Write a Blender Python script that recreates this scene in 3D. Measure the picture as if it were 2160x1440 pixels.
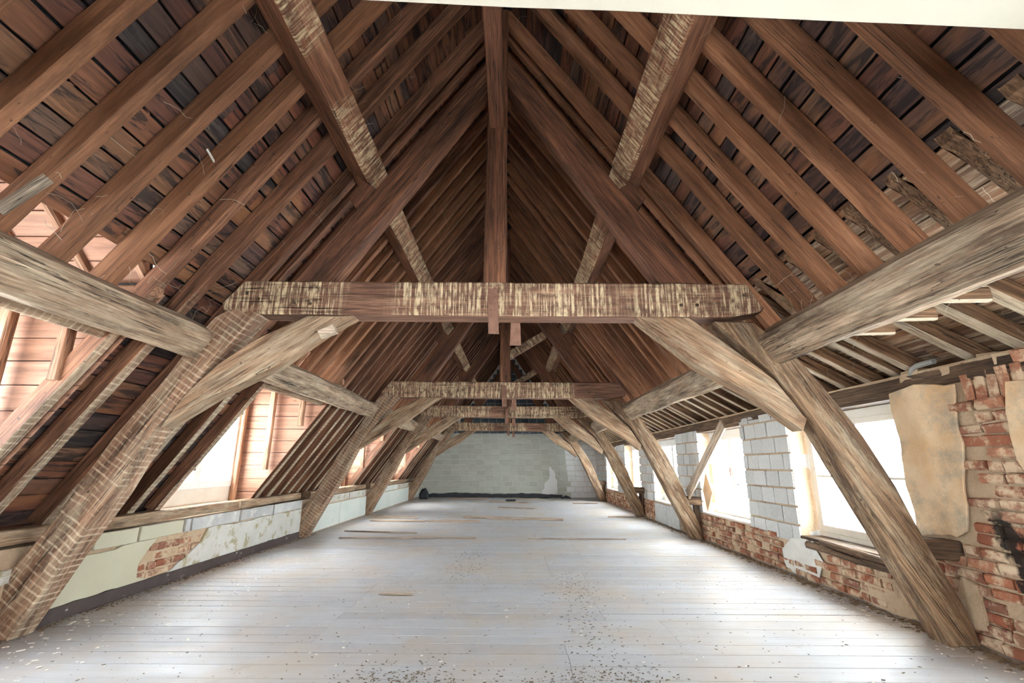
import bpy, math, random
from mathutils import Vector, Matrix, noise
rng = random.Random(11)
for o in list(bpy.data.objects): bpy.data.objects.remove(o)
S = bpy.context.scene
COL = S.collection
# ------------------------------------------------------------------ camera, sky, exposure
cam = bpy.data.cameras.new('camera'); co = bpy.data.objects.new('camera', cam); COL.objects.link(co)
cam.sensor_width = 36; cam.lens = 36 * 1000 / 2160; cam.clip_start = .05; cam.clip_end = 400
PITCH, YAW, ROLL = .255, -.003, .005
fh = Vector((math.sin(YAW), math.cos(YAW), 0)); rh = Vector((math.cos(YAW), -math.sin(YAW), 0)); uz = Vector((0, 0, 1))
fw = fh * math.cos(PITCH) + uz * math.sin(PITCH); up = -fh * math.sin(PITCH) + uz * math.cos(PITCH)
r2 = rh * math.cos(ROLL) + up * math.sin(ROLL); u2 = -rh * math.sin(ROLL) + up * math.cos(ROLL)
cm = Matrix((r2, u2, -fw)).transposed().to_4x4(); cm.translation = (0, 0, 1.2); co.matrix_world = cm
S.camera = co
W = bpy.data.worlds.new('overcast_sky'); S.world = W; W.use_nodes = True
bg = W.node_tree.nodes['Background']; bg.inputs[0].default_value = (.90, .95, 1, 1); bg.inputs[1].default_value = 12.5
vs = S.view_settings; vs.view_transform = 'Standard'; vs.look = 'None'; vs.gamma = 1; vs.exposure = 1.56; vs.use_curve_mapping = False
S.cycles.max_bounces = 12; S.cycles.diffuse_bounces = 7; S.cycles.transparent_max_bounces = 12
S.cycles.caustics_reflective = False; S.cycles.caustics_refractive = False

# ------------------------------------------------------------------ materials
class N:
    def __init__(s, name):
        s.m = bpy.data.materials.new(name); s.m.use_nodes = True; s.t = s.m.node_tree; s.n = s.t.nodes; s.b = s.n['Principled BSDF']
        s.tc = s.n.new('ShaderNodeTexCoord'); s.oi = s.n.new('ShaderNodeObjectInfo'); s.geo = s.n.new('ShaderNodeNewGeometry')
        mul = s.n.new('ShaderNodeVectorMath'); mul.operation = 'SCALE'
        cmb = s.n.new('ShaderNodeCombineXYZ')
        for i in range(3): s.l(s.oi.outputs['Random'], cmb.inputs[i])
        s.l(cmb.outputs[0], mul.inputs[0]); mul.inputs[3].default_value = 43.
        add = s.n.new('ShaderNodeVectorMath'); add.operation = 'ADD'
        s.l(s.tc.outputs['Object'], add.inputs[0]); s.l(mul.outputs[0], add.inputs[1]); s.co = add.outputs[0]; s.ob = s.tc.outputs['Object']; s.pos = s.geo.outputs['Position']
        s.rnd = s.oi.outputs['Random']
    def l(s, a, b): s.t.links.new(a, b)
    def noise(s, scale, detail=5, rough=.6, src=None, dist=0):
        mp = s.n.new('ShaderNodeMapping'); s.l(src or s.co, mp.inputs[0]); mp.inputs[3].default_value = scale if hasattr(scale, '__len__') else (scale,) * 3
        t = s.n.new('ShaderNodeTexNoise'); t.inputs['Scale'].default_value = 1; t.inputs['Detail'].default_value = detail; t.inputs['Roughness'].default_value = rough; t.inputs['Distortion'].default_value = dist
        s.l(mp.outputs[0], t.inputs[0]); return t.outputs[0]
    def ramp(s, f, stops, interp='LINEAR'):
        r = s.n.new('ShaderNodeValToRGB'); e = r.color_ramp.elements; r.color_ramp.interpolation = interp
        while len(e) < len(stops): e.new(.5)
        for k, (p, c) in enumerate(stops): e[k].position = p; e[k].color = (*c, 1) if hasattr(c, '__len__') else (c, c, c, 1)
        s.l(f, r.inputs[0]); return r.outputs[0]
    def mix(s, f, a, b, mode='MIX'):
        x = s.n.new('ShaderNodeMix'); x.data_type = 'RGBA'; x.blend_type = mode
        for v, i in ((f, 0), (a, 6), (b, 7)):
            if isinstance(v, (int, float)): x.inputs[i].default_value = v
            elif isinstance(v, tuple): x.inputs[i].default_value = (*v, 1)
            else: s.l(v, x.inputs[i])
        return x.outputs[2]
    def math(s, op, a, b=0., c=None):
        x = s.n.new('ShaderNodeMath'); x.operation = op
        for v, i in ((a, 0), (b, 1), (c, 2)):
            if v is None: continue
            if isinstance(v, (int, float)): x.inputs[i].default_value = v
            else: s.l(v, x.inputs[i])
        return x.outputs[0]
    def sep(s, v):
        x = s.n.new('ShaderNodeSeparateXYZ'); s.l(v, x.inputs[0]); return x.outputs
    def out(s, col, rough=.8, bump=None, strength=.4, dist=.01, spec=.3):
        if isinstance(col, tuple): s.b.inputs['Base Color'].default_value = (*col, 1)
        else: s.l(col, s.b.inputs['Base Color'])
        if isinstance(rough, (int, float)): s.b.inputs['Roughness'].default_value = rough
        else: s.l(rough, s.b.inputs['Roughness'])
        s.b.inputs['Specular IOR Level'].default_value = spec
        if bump is not None:
            b = s.n.new('ShaderNodeBump'); b.inputs['Strength'].default_value = strength; b.inputs['Distance'].default_value = dist
            s.l(bump, b.inputs['Height']); s.l(b.outputs[0], s.b.inputs['Normal'])
        return s.m

def wood(name, dark, mid, light, lime=None, lime_z=2.3, lime_amt=.5, streak=None, lath=0., var=.35, contrast=1., under=False):
    """old timber, grain along the object's own x axis; lime = residue of the plaster that once coated the timbers below lime_z"""
    n = N(name)
    g = n.noise((1.1, 15, 15), 8, .68, dist=.7)
    fine = n.noise((3., 75, 75), 5, .6, dist=.4)
    col = n.ramp(g, [(.30, dark), (.5, mid), (.70, light)])
    col = n.mix(.62 * contrast, col, n.ramp(fine, [(.33, .08), (.5, .5), (.68, .92)]), 'OVERLAY')
    st = n.noise((.9, 4, 4), 6, .65)
    col = n.mix(n.ramp(st, [(.52, 0.), (.68, .7)]), col, tuple(c * .4 for c in dark))
    hv = n.n.new('ShaderNodeHueSaturation'); n.l(col, hv.inputs['Color'])
    n.l(n.math('MULTIPLY_ADD', n.rnd, var, 1 - var / 2), hv.inputs['Value']); col = hv.outputs[0]
    ck = n.noise((.55, 34, 34), 3, .55, dist=1.0)
    crack = n.ramp(n.math('ABSOLUTE', n.math('SUBTRACT', ck, .5)), [(.006, 1.), (.020, 0.)])
    crack = n.math('MULTIPLY', crack, n.ramp(n.noise((.8, 3, 3), 3), [(.50, 0.), (.58, 1.)]))
    if lime:
        z = n.sep(n.pos)[2]
        zz = n.math('ADD', z, n.math('MULTIPLY', n.math('SUBTRACT', n.noise(3., 3, src=n.pos), .5), .6))
        m = n.ramp(n.math('MULTIPLY_ADD', zz, -1.6, lime_z * 1.6 + .5), [(0., 0.), (1., 1.)])
        bl = n.ramp(n.noise((2.2, 12, 12), 8, .75), [(.56 - lime_amt * .3, 0.), (.80 - lime_amt * .3, 1.)])
        if under: m = n.math('MULTIPLY', m, n.ramp(n.math('MULTIPLY', n.sep(n.tc.outputs['Normal'])[2], -1.), [(.4, 0.), (.6, 1.)]))
        f = n.math('MULTIPLY', m, bl)
        col = n.mix(n.math('MULTIPLY', f, .8), col, n.mix(n.ramp(n.noise((4, 40, 40), 5, .7), [(.35, 0.), (.65, 1.)]), tuple(c * .42 for c in lime), lime))
        pk = n.ramp(n.noise((16, 30, 30), 3, .6), [(.69, 0.), (.73, .75)])
        col = n.mix(pk, col, (.035, .022, .014))
        if lath:
            xx = n.sep(n.ob)[0]
            wv = n.math('SINE', n.math('MULTIPLY_ADD', n.noise((1.2, 4, 4), 4), 7., n.math('MULTIPLY', xx, 2 * math.pi / .05)))
            lf = n.math('MULTIPLY', n.ramp(n.math('MULTIPLY_ADD', wv, .5, .5), [(.72, 0.), (.9, 1.)]), n.ramp(n.noise((9, 5, 5), 5, .7), [(.42, 0.), (.58, lath)]))
            lf = n.math('MULTIPLY', lf, m)
            col = n.mix(lf, col, (.70, .58, .42))
            nl = n.ramp(n.noise((26, 34, 34), 2, .5), [(.70, 0.), (.74, .8)])
            col = n.mix(nl, col, (.03, .02, .015))
    if streak:
        N_ = n.sep(n.tc.outputs['Normal'])
        fc = {'y-': n.math('MULTIPLY', N_[1], -1.), 'z-': n.math('MULTIPLY', N_[2], -1.)}[streak]
        fc = n.ramp(fc, [(.4, 0.), (.6, 1.)])
        s1 = n.ramp(n.noise((70, 1.8, 1.8), 5, .7, dist=.3), [(.47, 0.), (.53, 1.)])
        s2 = n.ramp(n.noise((1.1, .4, .4), 2, .5), [(.38, 0.), (.46, 1.)])
        s3 = n.ramp(n.noise((30, 12, 12), 3), [(.38, .05), (.58, 1.)])
        f = n.math('MULTIPLY', n.math('MULTIPLY', s1, s2), n.math('MULTIPLY', fc, s3))
        col = n.mix(n.math('MULTIPLY', f, .9), col, (.72, .58, .36))
    col = n.mix(n.math('MULTIPLY', crack, .9), col, (.012, .009, .007))
    return n.out(col, n.ramp(g, [(.2, .62), (.8, .85)]), n.math('SUBTRACT', n.math('MULTIPLY_ADD', fine, .5, g), crack), .7, .012)

LIME = (.66, .54, .38)
M = {}
M['rafter'] = wood('rafter_wood', (.15, .064, .03), (.245, .108, .052), (.34, .165, .087), LIME, 1.95, .30, var=.45, contrast=.5)
M['rafter_lime'] = wood('rafter_lath_marked_wood', (.08, .034, .018), (.17, .075, .04), (.29, .14, .078), LIME, 2.2, .75, lath=.5, var=.4, under=True)
M['principal'] = wood('principal_wood', (.07, .03, .017), (.145, .062, .034), (.25, .115, .06), LIME, 2.0, .2, var=.2)
M['collar'] = wood('collar_wood', (.10, .05, .031), (.19, .095, .06), (.32, .18, .115), None, streak='y-', var=.15)
M['purlin_hi'] = wood('upper_purlin_wood', (.11, .046, .024), (.21, .09, .048), (.33, .165, .095), None, streak='z-', var=.2)
M['oak'] = wood('limed_oak', (.13, .07, .038), (.29, .175, .10), (.47, .32, .20), LIME, 2.45, .38, var=.2)
M['oak_shaded'] = wood('shaded_brown_knotty_oak', (.085, .045, .024), (.20, .12, .066), (.36, .235, .14), LIME, 2.45, .22, var=.2)  # knotty oak for the right legs, their shade put into a darker brown
M['oak_lath'] = wood('lath_marked_oak', (.13, .068, .04), (.27, .155, .095), (.43, .27, .175), LIME, 2.5, .35, lath=.55, var=.15)
M['purlin_lo'] = wood('lower_purlin_wood', (.11, .068, .042), (.29, .195, .125), (.50, .37, .255), LIME, 2.9, .38, var=.15)
M['coyau'] = wood('sprocket_wood', (.09, .047, .024), (.21, .12, .065), (.36, .225, .13), (.70, .60, .44), 2.3, 1.1, var=.35, under=True)
M['dormer_wood'] = wood('dormer_timber', (.24, .11, .06), (.36, .19, .11), (.46, .27, .17), None, var=.25)
M['loose'] = wood('loose_plank_wood', (.30, .22, .15), (.44, .34, .25), (.56, .46, .35), None, var=.3)
M['dark_timber'] = wood('dark_rotten_wood', (.04, .025, .018), (.12, .075, .045), (.25, .16, .10), None, var=.3)

def sheath(name, cols, stain, pale=0., hi=(.34, .15, .066)):
    n = N(name)
    base = n.ramp(n.rnd, [(k / (len(cols) - 1), c) for k, c in enumerate(cols)])
    g = n.noise((1.2, 22, 22), 7, .65, dist=.8)
    col = n.mix(.55, base, n.ramp(g, [(.3, .12), (.55, .5), (.75, .95)]), 'OVERLAY')
    s1 = n.noise((1.3, 9, 9), 7, .7, dist=1.4)
    col = n.mix(n.ramp(s1, [(.50, 0.), (.56, stain)]), col, (.022, .018, .018))
    s2 = n.noise((1.1, 4, 4), 5, .6)
    col = n.mix(n.ramp(s2, [(.53, 0.), (.64, .6)]), col, hi)
    kn = n.n.new('ShaderNodeTexVoronoi'); mp = n.n.new('ShaderNodeMapping'); n.l(n.co, mp.inputs[0]); mp.inputs[3].default_value = (2.2, 7, 7); n.l(mp.outputs[0], kn.inputs[0]); kn.inputs['Scale'].default_value = 1
    col = n.mix(n.ramp(kn.outputs[0], [(.05, .9), (.13, 0.)]), col, (.05, .02, .01))
    if pale:
        col = n.mix(n.ramp(n.noise((2, 28, 28), 5, .7), [(.48, 0.), (.62, pale)]), col, (.60, .47, .33))
    return n.out(col, .75, g, .4, .008)
M['sheath'] = sheath('roof_board_wood', [(.17, .062, .036), (.22, .095, .052), (.055, .045, .042), (.19, .072, .042), (.25, .12, .062), (.13, .085, .063), (.18, .065, .038), (.05, .045, .045), (.21, .10, .058)], .8)
M['sheath_low'] = sheath('eaves_board_wood', [(.24, .12, .065), (.15, .10, .07), (.32, .17, .09), (.20, .15, .11), (.10, .06, .04)], .5, .75)
M['cheek'] = sheath('dormer_board_wood', [(.34, .165, .10), (.37, .20, .13), (.32, .15, .09), (.39, .22, .15)], .12, 0., (.40, .215, .14))

def plain(name, c1, c2, scale=4., rough=.8, bump=.3, spots=None, dist=.01, streaky=None, var=.0, spec=.3):
    n = N(name); f = n.noise(scale, 7, .65)
    col = n.mix(n.ramp(f, [(.3, 0.), (.7, 1.)]), c1, c2)
    if var:
        hv = n.n.new('ShaderNodeHueSaturation'); n.l(col, hv.inputs['Color']); n.l(n.math('MULTIPLY_ADD', n.rnd, var, 1 - var / 2), hv.inputs['Value']); col = hv.outputs[0]
    if spots:
        c, lo, hi, sc = spots
        col = n.mix(n.ramp(n.noise(sc, 6, .7), [(lo, 0.), (hi, 1.)]), col, c)
    return n.out(col, rough, n.noise(scale if hasattr(scale, '__len__') else scale * 6, 6, .7), bump, dist, spec)
M['mortar'] = plain('lime_mortar', (.50, .36, .23), (.68, .52, .35), 6, .95, .8, ((.35, .22, .14), .55, .68, 3.), .03)
def mortarmat():
    n = N('sooty_lime_mortar'); f = n.noise(6, 7, .65)
    col = n.mix(n.ramp(f, [(.3, 0.), (.7, 1.)]), (.50, .36, .23), (.68, .52, .35))
    col = n.mix(n.ramp(n.noise(3., 6, .7), [(.55, 0.), (.68, 1.)]), col, (.35, .22, .14))
    return n.out(soot(n, col), .95, n.noise(36, 6, .7), .8, .03)
M['mortar_grey'] = plain('grey_mortar', (.62, .60, .54), (.76, .74, .68), 8, .95, .6)
M['slate'] = plain('slate_underside', (.03, .03, .034), (.05, .05, .055), 5)
M['plaster'] = plain('ochre_plaster', (.60, .38, .20), (.74, .60, .42), 2.6, .9, .6, ((.36, .31, .235), .48, .66, 2.8), .014)
M['plaster_cream'] = plain('cream_painted_plaster', (.46, .425, .30), (.53, .50, .375), 1.2, .75, .3, ((.48, .45, .36), .60, .78, 2.), .006)
M['plaster_pale'] = plain('peeling_pale_plaster', (.48, .46, .41), (.60, .59, .54), 3.5, .85, .6, ((.36, .31, .18), .52, .60, 6.), .01)
M['plaster_green'] = plain('pale_green_plaster', (.54, .59, .54), (.66, .68, .62), 1.5, .8, .3, ((.45, .38, .28), .66, .74, 5.), .006)
M['cement'] = plain('grey_cement_render', (.40, .40, .39), (.56, .56, .53), 5, .9, .8, ((.68, .66, .60), .54, .66, 7.), .012, var=.25)
M['lintel'] = plain('cream_beam_paint', (.56, .525, .42), (.62, .585, .48), .9, .6, .12, None, .004)
M['broken_plaster'] = plain('broken_plaster', (.52, .44, .33), (.72, .64, .50), 14, .95, .9, None, .02)
M['skirting'] = plain('dark_brown_skirting_paint', (.045, .03, .027), (.075, .055, .05), 5, .45, .3, ((.5, .47, .42), .63, .68, 9.))
M['iron'] = plain('rusty_iron', (.17, .085, .055), (.30, .16, .11), 12, .7, .4)
M['membrane'] = plain('black_membrane', (.02, .022, .026), (.05, .055, .06), 6, .5, .5)
M['felt'] = plain('torn_grey_felt', (.20, .23, .25), (.33, .36, .37), 6, .7, .5)
M['pipe'] = plain('grey_plastic_pipe', (.22, .22, .20), (.30, .30, .27), 6, .5, .2)
M['rot'] = plain('soot', (.012, .01, .009), (.05, .035, .025), 9, .95, .9, None, .03)
M['frame_white'] = plain('white_window_paint', (.80, .79, .75), (.84, .83, .80), 3, .4, .05)
M['frame_old'] = plain('old_cream_window_paint', (.66, .60, .50), (.76, .71, .62), 5, .6, .2, ((.35, .26, .18), .66, .72, 12.))
M['chip'] = plain('plaster_chips', (.70, .66, .58), (.82, .79, .72), 9, .9)
M['dropping'] = plain('dark_droppings', (.06, .045, .03), (.17, .125, .075), 20, .9, var=.6)
M['straw'] = plain('straw_and_web', (.42, .36, .25), (.60, .54, .42), 9, .9)
M['dust'] = plain('floor_dust', (.16, .115, .07), (.28, .20, .12), 9, .95, .9, ((.55, .48, .38), .6, .68, 20.), .01)
M['dirt'] = plain('dirt_in_the_joints', (.035, .025, .018), (.07, .05, .035), 9, .95)
M['ply'] = plain('plywood', (.52, .36, .22), (.60, .43, .28), (2, 10, 10), .6, .1)
def soot(n, col):
    p = n.sep(n.pos)
    line = n.math('ABSOLUTE', n.math('SUBTRACT', p[1], n.math('MULTIPLY_ADD', p[2], .30, 3.10)))
    d = n.math('MULTIPLY_ADD', n.math('SUBTRACT', n.noise(9, 6, .7, src=n.pos), .5), .42, line)
    f = n.math('MULTIPLY', n.ramp(d, [(.05, 1.), (.10, 0.)]), n.math('MULTIPLY', n.ramp(p[2], [(.86, 1.), (.96, 0.)]), n.ramp(p[0], [(.9, 0.), (1., 1.)])))
    return n.mix(n.math('MULTIPLY', f, .95), col, (.012, .010, .009))
def brickmat():
    n = N('old_red_brick')
    col = n.ramp(n.rnd, [(0., (.30, .10, .055)), (.3, (.42, .16, .085)), (.55, (.25, .11, .075)), (.8, (.48, .21, .12)), (1., (.36, .20, .13))])
    f = n.noise(14, 7, .7)
    col = n.mix(n.ramp(f, [(.35, .15), (.65, .85)]), n.mix(.5, col, (.1, .05, .03)), col)
    col = n.mix(n.ramp(n.noise(7, 6, .7, src=n.pos), [(.47, 0.), (.58, .92)]), col, (.60, .46, .31))
    return n.out(soot(n, col), .95, f, .8, .012)
M['brick'] = brickmat(); M['mortar_right'] = mortarmat()
def sooty():
    n = N('soot_blackened_brick')
    f = n.noise(9, 6, .7)
    return n.out(n.ramp(f, [(.35, (.015, .012, .01)), (.6, (.06, .03, .02)), (.75, (.25, .1, .06))]), .95, f, .8, .015)
M['brick_soot'] = sooty()
def blockmat(name, c, lo=.8):
    n = N(name)
    hv = n.n.new('ShaderNodeHueSaturation'); hv.inputs['Color'].default_value = (*c, 1)
    n.l(n.math('MULTIPLY_ADD', n.rnd, 1 - lo, lo + (1 - lo) * .3), hv.inputs['Value'])
    f = n.noise(30, 6, .7)
    col = n.mix(n.ramp(f, [(.35, .0), (.7, .55)]), hv.outputs[0], tuple(min(1, x * 1.25) for x in c))
    col = n.mix(n.ramp(n.noise(4, 5, .7), [(.58, 0.), (.70, .5)]), col, (.62, .58, .48))
    return n.out(col, .95, f, .6, .008)
M['block'] = blockmat('concrete_block', (.55, .55, .53), .72)
M['block_back'] = blockmat('grey_green_concrete_block', (.52, .53, .465), .78)
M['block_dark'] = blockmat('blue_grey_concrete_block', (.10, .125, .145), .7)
M['block_white'] = blockmat('whitewashed_block', (.80, .81, .80), .9)
def floormat():
    n = N('sky_tinted_worn_grey_floor_paint')
    g = n.noise((1., 24, 24), 6, .65)
    col = n.ramp(n.rnd, [(0., (.41, .41, .425)), (.5, (.48, .485, .50)), (1., (.44, .445, .46))])  # bluish skylight tint is put into the grey paint, worn to beige below
    col = n.mix(n.ramp(g, [(.35, .22), (.6, 0.)]), col, (.30, .25, .20))
    w = n.noise(1.1, 5, .65, src=n.pos)
    col = n.mix(n.ramp(w, [(.44, 0.), (.62, .65)]), col, (.47, .395, .315))
    col = n.mix(n.ramp(n.noise(2.6, 7, .75, src=n.pos), [(.56, 0.), (.72, .45)]), col, (.33, .27, .21))
    col = n.mix(n.ramp(n.noise(38, 3, .6, src=n.pos), [(.68, 0.), (.74, .7)]), col, (.16, .12, .08))
    return n.out(col, n.ramp(n.noise(5, 4, .6, src=n.pos), [(.3, .42), (.7, .65)]), g, .15, .003, .35)
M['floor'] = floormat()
def glass(name, tint, gl=.10):
    m = bpy.data.materials.new(name); m.use_nodes = True; t = m.node_tree; t.nodes.clear()
    o = t.nodes.new('ShaderNodeOutputMaterial'); a = t.nodes.new('ShaderNodeBsdfTransparent'); g = t.nodes.new('ShaderNodeBsdfGlossy'); x = t.nodes.new('ShaderNodeMixShader')
    a.inputs[0].default_value = (*tint, 1); g.inputs['Roughness'].default_value = .03; x.inputs[0].default_value = gl
    t.links.new(a.outputs[0], x.inputs[1]); t.links.new(g.outputs[0], x.inputs[2]); t.links.new(x.outputs[0], o.inputs[0]); return m
M['glass'] = glass('window_glass', (.95, .97, .97), .06)

# ------------------------------------------------------------------ mesh helpers
def mesh(name, v, f):
    me = bpy.data.meshes.new(name); me.from_pydata([tuple(p) for p in v], [], f); me.update(); return me
def link(name, me, mat, parent=None, Mx=None, label=None):
    o = bpy.data.objects.new(name, me); COL.objects.link(o)
    if mat and not me.materials: me.materials.append(M[mat] if isinstance(mat, str) else mat)
    Mx = Mx or Matrix()
    if parent is not None:
        o.parent = parent; q = parent.get('_p'); off = Vector(q) if q else Vector()
        Mx = Matrix.Translation(-off) @ Mx
    o.matrix_basis = Mx
    if label: o['label'] = label
    return o
def thing(name, loc, label, cat, group=None, kind=None):
    o = bpy.data.objects.new(name, None); COL.objects.link(o); o.location = loc; o['_p'] = list(loc); o.empty_display_size = .2
    return tag(o, label, cat, group, kind)
def tag(o, label=None, cat=None, group=None, kind=None):
    for k, v in (('label', label), ('category', cat), ('group', group), ('kind', kind)):
        if v: o[k] = v
    return o
def frame(p, x, z):
    x = Vector(x).normalized(); z = Vector(z); y = z.cross(x).normalized(); z = x.cross(y)
    m = Matrix((x, y, z)).transposed().to_4x4(); m.translation = p; return m
def timber_mesh(L, w, h, n=None, jit=.006, cham=.012, seed=0., bow=0., ends=None):
    """squared timber along +x, centred in y, top at z=h, bottom z=0, wavy hewn faces"""
    n = n or max(2, int(L / .3)); v = []; f = []
    ring = [(-w/2+cham, 0), (w/2-cham, 0), (w/2, cham), (w/2, h-cham), (w/2-cham, h), (-w/2+cham, h), (-w/2, h-cham), (-w/2, cham)]
    for i in range(n + 1):
        t = i / n
        for k, (y, z) in enumerate(ring):
            q = noise.noise_vector(Vector((t * L * 1.3 + seed * 7.3, k // 2 * 3.1, seed)))
            q2 = noise.noise_vector(Vector((t * L * 5 + seed * 3.3, k * 1.7, seed)))
            s = jit * 1.6; b = bow * math.sin(math.pi * t)
            v.append((t * L, y + q.x * s + q2.x * jit * .6, z + q.y * s + q2.y * jit * .6 + b))
    for i in range(n):
        for k in range(8):
            a = i * 8 + k; b = i * 8 + (k + 1) % 8; f.append((a, a + 8, b + 8, b))
    f.append(tuple(range(8))); f.append(tuple(reversed(range(n * 8, n * 8 + 8))))
    return mesh('timber', v, f)
def timber(name, p0, p1, w, h, upv, mat, parent=None, jit=.006, label=None, bow=0., cham=.012):
    p0 = Vector(p0); p1 = Vector(p1)
    me = timber_mesh((p1 - p0).length, w, h, jit=jit, seed=rng.random() * 90, bow=bow, cham=cham)
    return link(name, me, mat, parent, frame(p0, p1 - p0, upv), label)
def prism(name, poly, p, U, V, d, mat, parent=None, cham=.012, jit=.0, sub=.16, xaxis=None, label=None):
    """polygon (u,v) in plane at p spanned by U,V, extruded by d along W; grain along xaxis"""
    U = Vector(U).normalized(); V = Vector(V).normalized(); Wd = U.cross(V) * (1 if d > 0 else -1); d = abs(d)
    a = sum(poly[i][0] * poly[(i+1) % len(poly)][1] - poly[(i+1) % len(poly)][0] * poly[i][1] for i in range(len(poly)))
    if a < 0: poly = poly[::-1]
    pts = []; sd = rng.random() * 50
    for i in range(len(poly)):
        A = Vector(poly[i]); B = Vector(poly[(i+1) % len(poly)]); k = max(1, int((B - A).length / sub)) if sub else 1
        for j in range(k):
            q = A.lerp(B, j / k)
            if jit: nv = noise.noise_vector(Vector((q.x * 4 + sd, q.y * 4, sd))); nv2 = noise.noise_vector(Vector((q.x * 13 + sd, q.y * 13, sd))); q = q + Vector((nv.x + nv2.x * .5, nv.y + nv2.y * .5)) * jit
            pts.append(q)
    n = len(pts); ins = []
    for i in range(n):
        a = pts[i] - pts[i-1]; b = pts[(i+1) % n] - pts[i]
        na = Vector((-a.y, a.x)); nb = Vector((-b.y, b.x)); na.normalize(); nb.normalize(); q = na + nb
        ins.append(pts[i] + (q / max(.4, q.length_squared) * 2 * cham if q.length > 1e-6 else na * cham))
    P = Vector(p); x = Vector(xaxis).normalized() if xaxis else U
    Mx = frame(P, x, V if abs(x.dot(V)) < .97 else -U) if not xaxis else frame(P, x, Wd.cross(x) if (Wd.cross(x)).dot(V) > 0 else x.cross(Wd))
    inv = Mx.inverted(); v = []; f = []
    for lay, dd in ((ins, 0), (pts, cham), (pts, d - cham), (ins, d)):
        for q in lay: v.append(inv @ (P + U * q.x + V * q.y + Wd * dd))
    flip = (U.cross(V)).dot(Wd) > 0
    for l in range(3):
        for i in range(n):
            j = (i + 1) % n; q = (l*n+i, l*n+j, (l+1)*n+j, (l+1)*n+i); f.append(q if flip else q[::-1])
    c0 = tuple(range(n)); c1 = tuple(range(3*n, 4*n)); f.append(c0[::-1] if flip else c0); f.append(c1 if flip else c1[::-1])
    return link(name, mesh(name, v, f), mat, parent, Mx, label)
def box(name, lo, hi, mat, parent=None, label=None, cham=.004):
    lo = Vector(lo); hi = Vector(hi); d = hi - lo; c = (lo + hi) / 2; cham = min(cham, min(d) * .3)
    ax = max(range(3), key=lambda i: d[i]); X = [Vector((1,0,0)), Vector((0,1,0)), Vector((0,0,1))][ax]; Z = Vector((0,0,1)) if ax < 2 else Vector((0,1,0))
    Mx = frame(c, X, Z); R = Mx.to_3x3(); hd = [abs(sum(R[r][k] * d[r] for r in range(3))) / 2 for k in range(3)]
    return link(name, chbox(*hd, cham), mat, parent, Mx, label)
def chbox(a, b, c, ch, jit=0.):
    v = []; f = []
    for sx in (-1, 1):
        for y, z in ((-b+ch, -c), (b-ch, -c), (b, -c+ch), (b, c-ch), (b-ch, c), (-b+ch, c), (-b, c-ch), (-b, -c+ch)):
            v.append((sx * a + rng.uniform(-jit, jit), y + rng.uniform(-jit, jit), z + rng.uniform(-jit, jit)))
    for k in range(8): f.append((k, 8 + k, 8 + (k+1) % 8, (k+1) % 8))
    f.append(tuple(range(8))); f.append(tuple(range(15, 7, -1)))
    return mesh('piece', v, f)
def grid_slab(name, us, vs_, solid, P, mat, kind='structure'):
    """slab from a grid of cells; P(u,v,side)->point; solid(i,j) bool"""
    v = {}; L = []; f = []
    def g(i, j, s):
        if (i, j, s) not in v: v[(i, j, s)] = len(L); L.append(P(us[i], vs_[j], s))
        return v[(i, j, s)]
    nu, nv = len(us) - 1, len(vs_) - 1; ok = lambda i, j: 0 <= i < nu and 0 <= j < nv and solid(i, j)
    for i in range(nu):
        for j in range(nv):
            if not ok(i, j): continue
            f.append((g(i,j,0), g(i,j+1,0), g(i+1,j+1,0), g(i+1,j,0))); f.append((g(i,j,1), g(i+1,j,1), g(i+1,j+1,1), g(i,j+1,1)))
            for (di, dj, a, b) in ((-1,0,(i,j),(i,j+1)), (1,0,(i+1,j+1),(i+1,j)), (0,-1,(i+1,j),(i,j)), (0,1,(i,j+1),(i+1,j+1))):
                if not ok(i+di, j+dj): f.append((g(*a,0), g(*a,1), g(*b,1), g(*b,0)))
    o = link(name, mesh(name, L, f), mat); o['kind'] = kind; o['_p'] = [0, 0, 0]; return o
def cut(o, boxes):
    """mortises: real recesses cut into a timber, boxes in world space (centre, axes, half sizes)"""
    for Mx, h in boxes:
        c = link('cutter', chbox(*h, .0005), None, None, Mx)
        md = o.modifiers.new('mortise', 'BOOLEAN'); md.object = c; md.operation = 'DIFFERENCE'; md.solver = 'EXACT'
        bpy.context.view_layer.update()
        dg = bpy.context.evaluated_depsgraph_get(); me = bpy.data.meshes.new_from_object(o.evaluated_get(dg))
        o.modifiers.clear(); o.data = me; bpy.data.objects.remove(c)
def joined(name, pieces, mat, parent=None, kind='stuff'):
    v = []; f = []
    for me, Mx in pieces:
        b = len(v); v += [Mx @ x.co for x in me.vertices]; f += [tuple(i + b for i in p.vertices) for p in me.polygons]
    o = link(name, mesh(name, v, f), mat, parent); o['kind'] = kind; return o

# ------------------------------------------------------------------ dimensions
TY = [3.69, 8.57, 12.22, 17.2]; Y0, Y1 = -2.6, 19.1
XL, XR, CX, AZ, SL = -3.58, 3.25, -.15, 5.76, 1.42
TH = math.atan(SL); cs, sn = math.cos(TH), math.sin(TH)
WIN = [(4.08 + 2.82 * k, 5.74 + 2.82 * k) for k in range(-2, 5)]
DOR = [(1.30, 3.22), (5.25, 7.0), (9.75, 11.45), (14.2, 15.9)]
def slope(side, s, n, y): return Vector((CX + side * (s * cs + n * sn), y, AZ - s * sn + n * cs))
sdir = lambda side: Vector((side * cs, 0, -sn)); nrm = lambda side: Vector((side * sn, 0, cs))
zs = lambda z: (AZ - z) / sn

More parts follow.
